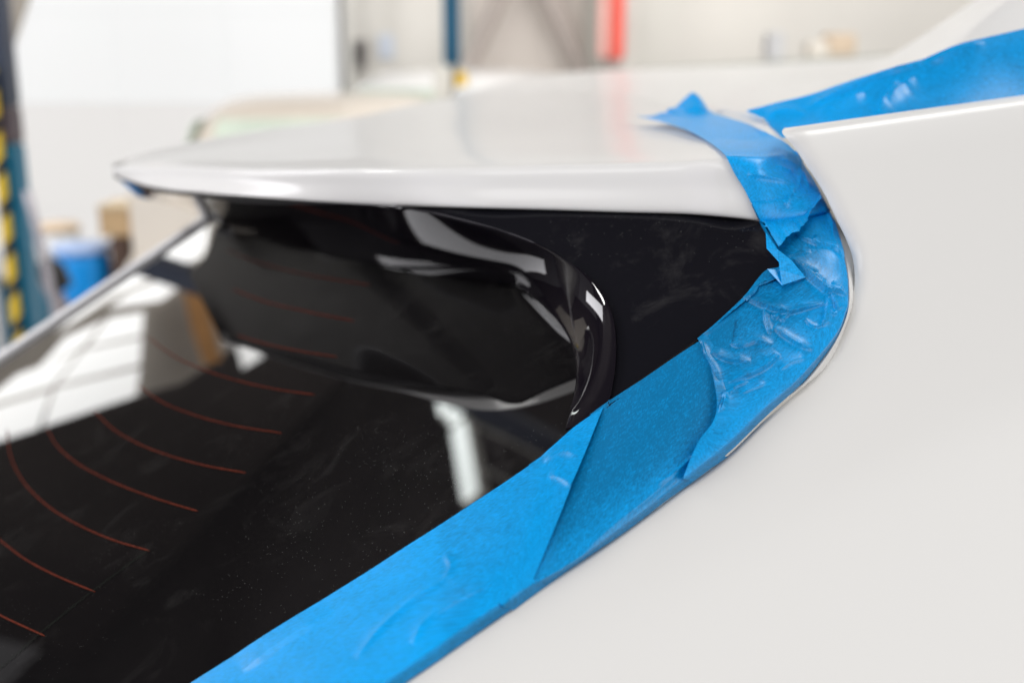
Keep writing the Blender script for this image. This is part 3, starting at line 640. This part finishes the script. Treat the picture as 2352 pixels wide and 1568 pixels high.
# roof
roof_cols = [
 [(1030,270,1.55),(1035,245,1.8),(1042,222,2.05),(1050,214,2.3)], [(1250,255,1.5),(1250,225,1.75),(1250,196,2.1),(1250,172,2.5)],
 [(1450,265,1.3),(1450,225,1.6),(1450,185,2.1),(1450,160,2.6)], [(1600,285,1.2),(1615,225,1.5),(1630,180,1.9),(1640,153,2.5)],
 [(1720,285,.98),(1755,215,1.2),(1785,172,1.65),(1800,146,2.3)], [(1860,240,.79),(1890,195,1.0),(1915,160,1.5),(1930,139,2.0)],
 [(1960,212,.765),(1985,178,.95),(2015,148,1.35),(2030,130,1.8)], [(2050,184,.745),(2070,158,.92),(2095,130,1.25),(2110,112,1.6)]]
net('roof_panel', [list(r) for r in zip(*roof_cols)], PAINT, car, nr=6, nc=6)
crown = [
 [(1946,208,.85),(1952,208,.80),(1957,208,.765),(1961,208,.757),(1966,208,.747)],
 [(2008,153,.98),(2030,162,.84),(2052,168,.775),(2060,173,.762),(2068,182,.737)],
 [(2104,92,1.03),(2118,108,.88),(2136,126,.782),(2142,132,.767),(2150,150,.732)],
 [(2176,44,1.05),(2196,56,.89),(2213,68,.788),(2220,74,.773),(2238,116,.727)],
 [(2250,-8,1.08),(2274,0,.91),(2298,3,.796),(2306,8,.780),(2360,88,.722)],
 [(2420,-130,1.12),(2440,-125,.93),(2470,-130,.81),(2480,-122,.79),(2560,52,.717)]]
cr = [list(r) for r in zip(*crown)]
cr = [[(q[0]-3, q[1]+8, q[2] + .05) for q in cr[0]]] + cr
net('roof_crown', cr, PAINT, car, nr=8, nc=8)

# ------------------------------------------------------------------ blue masking tape
def ridge_field(PX, PY, ridges, hs=1.0):
    Hh = np.zeros_like(PX)
    for r in ridges:
        pts = np.array(r['p'], float); wd = r['w'] * .9; h = r.get('h', .85 * r['w'] * .0002) * hs
        K = interp1(pts, chord(pts), 6) if len(pts) > 2 else np.array([pts[0] + (pts[1]-pts[0]) * t for t in np.linspace(0, 1, 8)])
        best = np.full(PX.shape, 1e9); tt = np.zeros_like(PX); sg = np.zeros_like(PX); L = len(K) - 1
        for i in range(L):
            a, b = K[i], K[i+1]; d = b - a; l2 = max(d @ d, 1e-9)
            t = np.clip(((PX - a[0]) * d[0] + (PY - a[1]) * d[1]) / l2, 0, 1)
            ds = np.hypot(PX - a[0] - t * d[0], PY - a[1] - t * d[1])
            m_ = ds < best; best = np.where(m_, ds, best); tt = np.where(m_, (i + t) / L, tt); sg = np.where(m_, np.sign((PX - a[0]) * d[1] - (PY - a[1]) * d[0]), sg)
        env = np.clip(np.minimum(tt / .22, (1 - tt) / .22), 0, 1) ** .7
        ww = wd * (.6 + .4 * env) * np.where(sg * r.get('s', 1) > 0, 1.7, .6)
        Hh = np.maximum(Hh, 0) + h * env * (np.exp(-(best / ww) ** 2) * .35 + .75 * np.exp(-best / (.9 * ww)) + .15 * np.exp(-best / (3 * ww)))
    return Hh
def tape(keys, label, n_al, n_ac, off, ridges=(), layer=0.5, wrap=True, start=None, end=None, bulge=.0025, layer_shade_fn=None, wdepth=.004, drape=(), lift=.0005, nlift=0.0, hs=1.0, group='strips of blue masking tape on the car', noise=.00022):
    """keys: per station (inner px,py,d),(fold px,py,d),(edge px,py)"""
    A = np.array([k[0] for k in keys], float); B = np.array([k[1] for k in keys], float); E = np.array([k[2] if wrap else k[1][:2] for k in keys], float)
    u = chord((A[:, :2] + B[:, :2]) / 2); tot = u[-1]
    ns = [max(2, int(round(n_al * (u[i+1] - u[i]) / tot))) for i in range(len(u) - 1)]
    A = interp1(A, u, ns); B = interp1(B, u, ns); E = interp1(E, u, ns); n = len(A)
    tl = np.linspace(0, 1, n)[:, None]; v = np.linspace(0, 1, n_ac)[None, :]
    PX = A[:, 0:1] + (B[:, 0:1] - A[:, 0:1]) * v; PY = A[:, 1:2] + (B[:, 1:2] - A[:, 1:2]) * v
    PD = A[:, 2:3] + (B[:, 2:3] - A[:, 2:3]) * v
    roll = np.clip((v - .72) / .28, 0, 1) ** 2
    PD = PD - bulge * np.sin(np.pi * v) + wdepth * .6 * roll
    for spec, wt in ((start, np.clip(1 - tl / .12, 0, 1)), (end, np.clip(1 - (1 - tl) / .14, 0, 1))):
        if spec:
            sv = [q[0] for q in spec]; wt = wt * wt * (3 - 2 * wt)
            PX = PX + wt * np.interp(v, sv, [q[1] for q in spec]); PY = PY + wt * np.interp(v, sv, [q[2] for q in spec])
    V = np.repeat(v, n, 0)
    if wrap:
        kx = 7; vv = np.linspace(0, 1, kx + 1)[1:][None, :]
        PX = np.concatenate([PX, B[:, 0:1] + (E[:, 0:1] - B[:, 0:1]) * vv], 1); PY = np.concatenate([PY, B[:, 1:2] + (E[:, 1:2] - B[:, 1:2]) * vv], 1)
        PD = np.concatenate([PD, B[:, 2:3] + wdepth * (.6 + 1.6 * vv)], 1); V = np.concatenate([V, 1 + np.repeat(vv, n, 0)], 1)
    PD = PD * off
    if drape:
        Hd = np.full(PD.shape, np.nan)
        for i in range(PD.shape[0]):
            for j in range(PD.shape[1]):
                h = first_hit(drape, PX[i, j], PY[i, j])
                if h is not None: Hd[i, j] = h
        over = np.where(np.isnan(Hd), 0, np.maximum(PD - (np.where(np.isnan(Hd), PD, Hd) - lift), 0))
        PD = PD - over
    P = pt(PX, PY, PD)
    Hh = ridge_field(PX, PY, ridges, hs)
    # slow unevenness of hand-laid tape
    rng = np.random.RandomState(int(abs(PX[0, 0])) % 1000)
    for _ in range(10):
        kx_, ky_ = rng.uniform(-.03, .03, 2); Hh = Hh + noise * .3 * np.sin(PX * kx_ + PY * ky_ + rng.uniform(0, 6.3))
    P = P + gnormals(P) * (Hh + nlift)[..., None]
    lay = np.full(PX.shape, float(layer)) if layer_shade_fn is None else layer_shade_fn(PX, PY, V, np.repeat(tl, PX.shape[1], 1))
    o = grid_obj('masking_tape', P.swapaxes(0, 1), TAPE, None, thick=.00016, attr=np.swapaxes(lay, 0, 1))
    return tag(o, label, 'masking tape', group)
def gk(px, py, k=.9975): return (px, py, float(gdepth(px, py)) * k)
def bk(px, py, k=.985): return (px, py, float(bdepth(px, py)) * k)
def below(PX, PY, a, b):                       # signed side of the line a->b
    return (PX - a[0]) * (b[1] - a[1]) - (PY - a[1]) * (b[0] - a[0])
sm = lambda x: 1 / (1 + np.exp(-np.clip(x, -40, 40)))

# lowest piece: single layer straight on the dark glass
tape([(gk(1215,1066), bk(1150,1392), (1180,1400)), (gk(1260,1034), bk(1205,1352), (1232,1362)), (gk(1318,980), bk(1285,1309), (1306,1309)), (gk(1378,933), bk(1350,1262), (1372,1263)),
      (gk(1480,867), bk(1418,1212), (1442,1216)), (gk(1568,807), bk(1500,1153), (1522,1156)), (gk(1640,760), bk(1569,1100), (1594,1105)), (gk(1690,722), bk(1645,1045), (1672,1048))],
     'teal blue middle strip of tape with woven texture, straight on the dark glass edge', 230, 110, .9995, drape=('rear_window', 'corner_trim', 'spoiler_underside'),
     ridges=[dict(p=[(1300,1305),(1400,1215),(1480,1150),(1560,1085)], w=16, h=.0011), dict(p=[(1590,1046),(1560,1075),(1500,1120)], w=6)], layer=.12,
     layer_shade_fn=lambda x, y, v, t: .03 + .5 * sm((v - .80) * 14) - .4 * sm((v - 1.2) * 14))  # wrapped edge painted darker, standing for shade under the fold
# lower left piece, lying over the end of the last
def lay0(x, y, v, t):
    seam = below(x, y, (1005, 1205), (1012, 1330)); return .60 + .20 * sm(-seam / 900.) + .12 * sm((v - .85) * 12) - .5 * sm((v - 1.25) * 14)  # shade of the wrapped edge is put into the tone here too
tape([(gk(100,1786), bk(600,1775), (640,1772)), (gk(437,1568), bk(885,1566), (928,1569)), (gk(784,1347), bk(1052,1450), (1086,1461)), (gk(1018,1200), bk(1125,1400), (1160,1408)),
      (gk(1180,1092), bk(1170,1370), (1200,1380)), (gk(1250,1042), bk(1190,1355), (1220,1366)), (gk(1318,980), bk(1210,1340), (1240,1352)), (gk(1386,934), bk(1225,1330), (1252,1343))],
     'bright blue strip along the lower left glass edge, ending in a slanting cut', 240, 110, .9990, drape=('rear_window', 'masking_tape'), lift=.0005,
     ridges=[dict(p=[(818,1512),(884,1439),(951,1379),(1025,1332)], w=10, h=.0011), dict(p=[(948,1479),(975,1432),(1051,1382),(1151,1329)], w=9, h=.001),
             dict(p=[(1250,1060),(1290,1040),(1335,1046)], w=12, h=.0012), dict(p=[(1260,1090),(1290,1100),(1320,1120)], w=10, h=.0008), dict(p=[(1020,1270),(1035,1300),(1015,1335)], w=8, h=.0006),
             dict(p=[(560,1540),(640,1480),(760,1400)], w=14, h=.0008)],
     layer_shade_fn=lay0)
# crumpled corner piece
torn = [(0,0,0),(.1,22,2),(.18,38,0),(.25,50,-2),(.33,65,0),(.41,77,2),(.5,69,0),(.57,61,0),(.65,43,2),(.73,27,0),(.86,12,0),(1,0,0)]
R2 = [dict(p=[(1706,684),(1745,701),(1784,715),(1808,720),(1853,709),(1896,697)], w=6, h=.0016), dict(p=[(1755,711),(1761,750),(1769,769)], w=6),
      dict(p=[(1815,596),(1829,609),(1855,635),(1882,658),(1898,670),(1921,672),(1944,680)], w=7, h=.0024), dict(p=[(1907,674),(1915,699),(1919,715)], w=4.5, h=.0013), dict(p=[(1901,676),(1894,720),(1886,750)], w=6, h=.0013),
      dict(p=[(1671,791),(1706,796),(1735,787),(1775,792)], w=7), dict(p=[(1632,810),(1667,826),(1724,832)], w=7), dict(p=[(1672,879),(1726,861),(1761,842),(1790,814)], w=9, h=.0017),
      dict(p=[(1775,752),(1804,775),(1827,789),(1866,804)], w=7), dict(p=[(1826,540),(1870,562),(1914,573),(1936,597)], w=6, h=.0014), dict(p=[(1803,591),(1863,579)], w=4),
      dict(p=[(1891,481),(1907,512),(1911,549),(1923,578)], w=4.5), dict(p=[(1837,613),(1880,626)], w=4), dict(p=[(1870,632),(1892,652)], w=4), dict(p=[(1909,650),(1933,668)], w=4.5),
      dict(p=[(1872,541),(1873,553),(1864,561)], w=4), dict(p=[(1770,726),(1781,733),(1790,722)], w=5), dict(p=[(1797,742),(1803,730),(1812,724)], w=5), dict(p=[(1846,732),(1862,748),(1880,750),(1890,735)], w=4),
      dict(p=[(1660,900),(1664,912),(1650,950)], w=6), dict(p=[(1700,905),(1730,892),(1760,880)], w=5, h=.0005), dict(p=[(1790,850),(1820,830),(1850,822)], w=9, h=.0006), dict(p=[(1905,715),(1914,722),(1924,716)], w=4),
      dict(p=[(1675,905),(1688,890),(1720,880)], w=4), dict(p=[(1606,780),(1622,812),(1640,846),(1652,876)], w=5, h=.0009)]
def lay2(x, y, v, t):
    dk = sm((.62 - v) * 9); up_ = sm((640 - y) / 12.) * sm((1850 - x) / 14.)
    return np.clip(.58 - .42 * dk + .12 * sm((v - .8) * 15) - .5 * sm((v - 1.2) * 16) - .05 * up_, 0, 1)  # last tone drop paints the shaded wrap beyond the fold
k2 = [((1726,470,.594),(1886,448,.596),(1888,452)), ((1754,528,.578),(1921,530,.574),(1925,540)), ((1784,578,.564),(1937,590,.558),(1940,600)), ((1789,612,.553),(1946,635,.551),(1948,640)),
      ((1762,620,.551),(1948,683,.541),(1950,690)), ((1712,678,.545),(1940,720,.535),(1942,727)), ((1660,727,.538),(1920,765,.529),(1920,775)), ((1640,745,.535),(1882,815,.521),(1890,822)),
      ((1626,757,.533),(1840,863,.513),(1853,870)), ((1616,765,.531),(1762,930,.503),(1778,938)), ((1609,771,.530),(1655,1030,.487),(1676,1036)), ((1602,777,.529),(1569,1098,.478),(1592,1106))]
t2 = tape([((a[0],a[1],a[2]*.996), b, c) for a, b, c in k2], 'crumpled strip of tape around the glass corner, creased and torn at its lower end', 330, 210, .9955, drape=('rear_window', 'corner_trim', 'tailgate_edge', 'spoiler'), lift=.0008, hs=1.3, ridges=R2, layer_shade_fn=lay2, end=torn, bulge=.003, noise=.0003)
# its folded-over flaps
def flap(tris, dz):
    V = []; F = []
    for tri in tris:
        F.append(list(range(len(V), len(V) + len(tri)))); V += [pt(x, y, d).tolist() for x, y, d in tri]
    return V, F
tris = [[(1759,534,.563),(1761,571,.556),(1786,573,.552)], [(1761,571,.556),(1789,602,.548),(1786,573,.552)],
        [(1786,573,.552),(1789,602,.548),(1791,620,.545),(1796,655,.540),(1850,637,.546),(1818,598,.549)], [(1762,618,.546),(1796,655,.540),(1791,620,.548)]]
fb = bmesh.new()
for tri in tris:
    P_ = [np.array(pt(x, y, d * .9895)) for x, y, d in tri]
    c_ = sum(P_) / len(P_); vs = [fb.verts.new(p) for p in P_]; fb.faces.new(vs)
bmesh.ops.triangulate(fb, faces=fb.faces[:]); bmesh.ops.subdivide_edges(fb, edges=fb.edges[:], cuts=3, use_grid_fill=True)
me = bpy.data.meshes.new('flap'); fb.to_mesh(me); fb.free()
for pl in me.polygons:
    pl.use_smooth = False
L_ = me.uv_layers.new(name='UVMap')
for lp_ in me.loops:
    co = me.vertices[lp_.vertex_index].co; L_.data[lp_.index].uv = (co.x, co.z)
ca = me.color_attributes.new(name='layer', type='FLOAT_COLOR', domain='POINT'); ca.data.foreach_set('color', [.7, .7, .7, 1] * len(me.vertices))
fo = link('flap', me, TAPE, t2); m = fo.modifiers.new('thickness', 'SOLIDIFY'); m.thickness = .0002; m.offset = 0
# upper strip over the spoiler end
s_start = [(0,0,0),(.12,-2,3),(.25,0,2),(.37,0,-4),(.45,2,-5),(.5,-4,-12),(.57,2,-15),(.70,0,-32),(.80,1,-46),(.86,-2,-42),(.92,-2,-22),(1,0,0)]
te = [(1787,572),(1792,567),(1798,560),(1803,555),(1806,549),(1811,545),(1819,540),(1826,537),(1836,535),(1840,529),(1841,525),(1846,520),(1851,516),(1856,509),(1860,500),(1863,491),(1867,483),(1873,477),(1879,471),(1888,459)]
s_end = []
for i, (x, y) in enumerate(te):
    f_ = (x - 1787) / 101. * .5 + (572 - y) / 113. * .5; s_end.append((f_, x - (1787 + 101 * f_) + (i % 2) * 1.5, y - (572 - 113 * f_) + (i % 3) * .8))
k3 = [((1461,272,.83),(1621,262,.855),0), ((1549,294,.745),(1670,274,.768),0), ((1592,311,.692),(1719,289.5,.712),0), ((1631,334,.644),(1768,313,.659),0), ((1664,362,.605),(1818,348,.624),0),
      ((1688,402,.593),(1846,392,.604),0), ((1709,436,.588),(1867,424,.594),0), ((1730,478,.581),(1878,443,.588),0), ((1787,572,.553),(1888,459,.576),0)]
R3 = [dict(p=[(1716,404),(1745,409),(1780,417),(1823,429)], w=8, h=.0013), dict(p=[(1814,444),(1824,440),(1832,434)], w=5), dict(p=[(1814,446),(1806,462),(1799,478)], w=5), dict(p=[(1776,386),(1797,395),(1816,403)], w=6),
      dict(p=[(1824,345),(1832,385),(1831,436)], w=6), dict(p=[(1836,400),(1845,420),(1855,438)], w=5), dict(p=[(1790,372),(1812,380),(1830,392)], w=7, h=.0007), dict(p=[(1575,262),(1600,254),(1614,258)], w=7, h=.0012)]
tape(k3, 'pale blue strip wrapped over the spoiler end, torn to a raised peak at the top', 190, 110, .9965, drape=('spoiler', 'masking_tape', 'corner_trim'), lift=.0008, nlift=.0016, ridges=R3, wrap=False, start=s_start, end=s_end, bulge=-.002,
     layer_shade_fn=lambda x, y, v, t: .72 + .12 * sm((400 - y) / 20.) - .08 * sm((y - 430) / 20.) * sm((v - .4) * 10))  # top part lightened in the colour, standing for its grazing gloss
# strip in the roof channel
k4 = [((1752,280,.702),(1714,254,.735),0), ((1796,314,.668),(1790,236,.722),0), ((1862,297,.664),(1856,218,.716),0), ((2025,270,.662),(1950,191,.706),0), ((2120,257,.661),(2036,169,.70),0), ((2205,246,.66),(2130,132,.695),0), ((2280,236,.66),(2208,100,.692),0), ((2352,226,.66),(2352,67,.69),0), ((2620,190,.655),(2640,20,.69),0)]
R4 = [dict(p=[(2064,190),(2045,215),(2012,262)], w=13, h=.003), dict(p=[(1985,216),(1940,236),(1878,258)], w=9, h=.002), dict(p=[(1850,249),(1951,207),(2040,172),(2120,146)], w=10, h=.0025),
      dict(p=[(2260,98),(2200,118),(2132,148)], w=7, h=.0018), dict(p=[(2100,178),(2070,205),(2040,240)], w=10, h=.0016), dict(p=[(1760,268),(1800,255),(1850,262)], w=9, h=.0015)]
tape(k4, 'deep blue strip of tape in the roof channel above the white side', 240, 90, 1.0, ridges=R4, wrap=False, bulge=-.004,
     layer_shade_fn=lambda x, y, v, t: .50 + .3 * sm((2000 - x) / 30.), noise=.0005)  # left part painted lighter to stand for its sheen
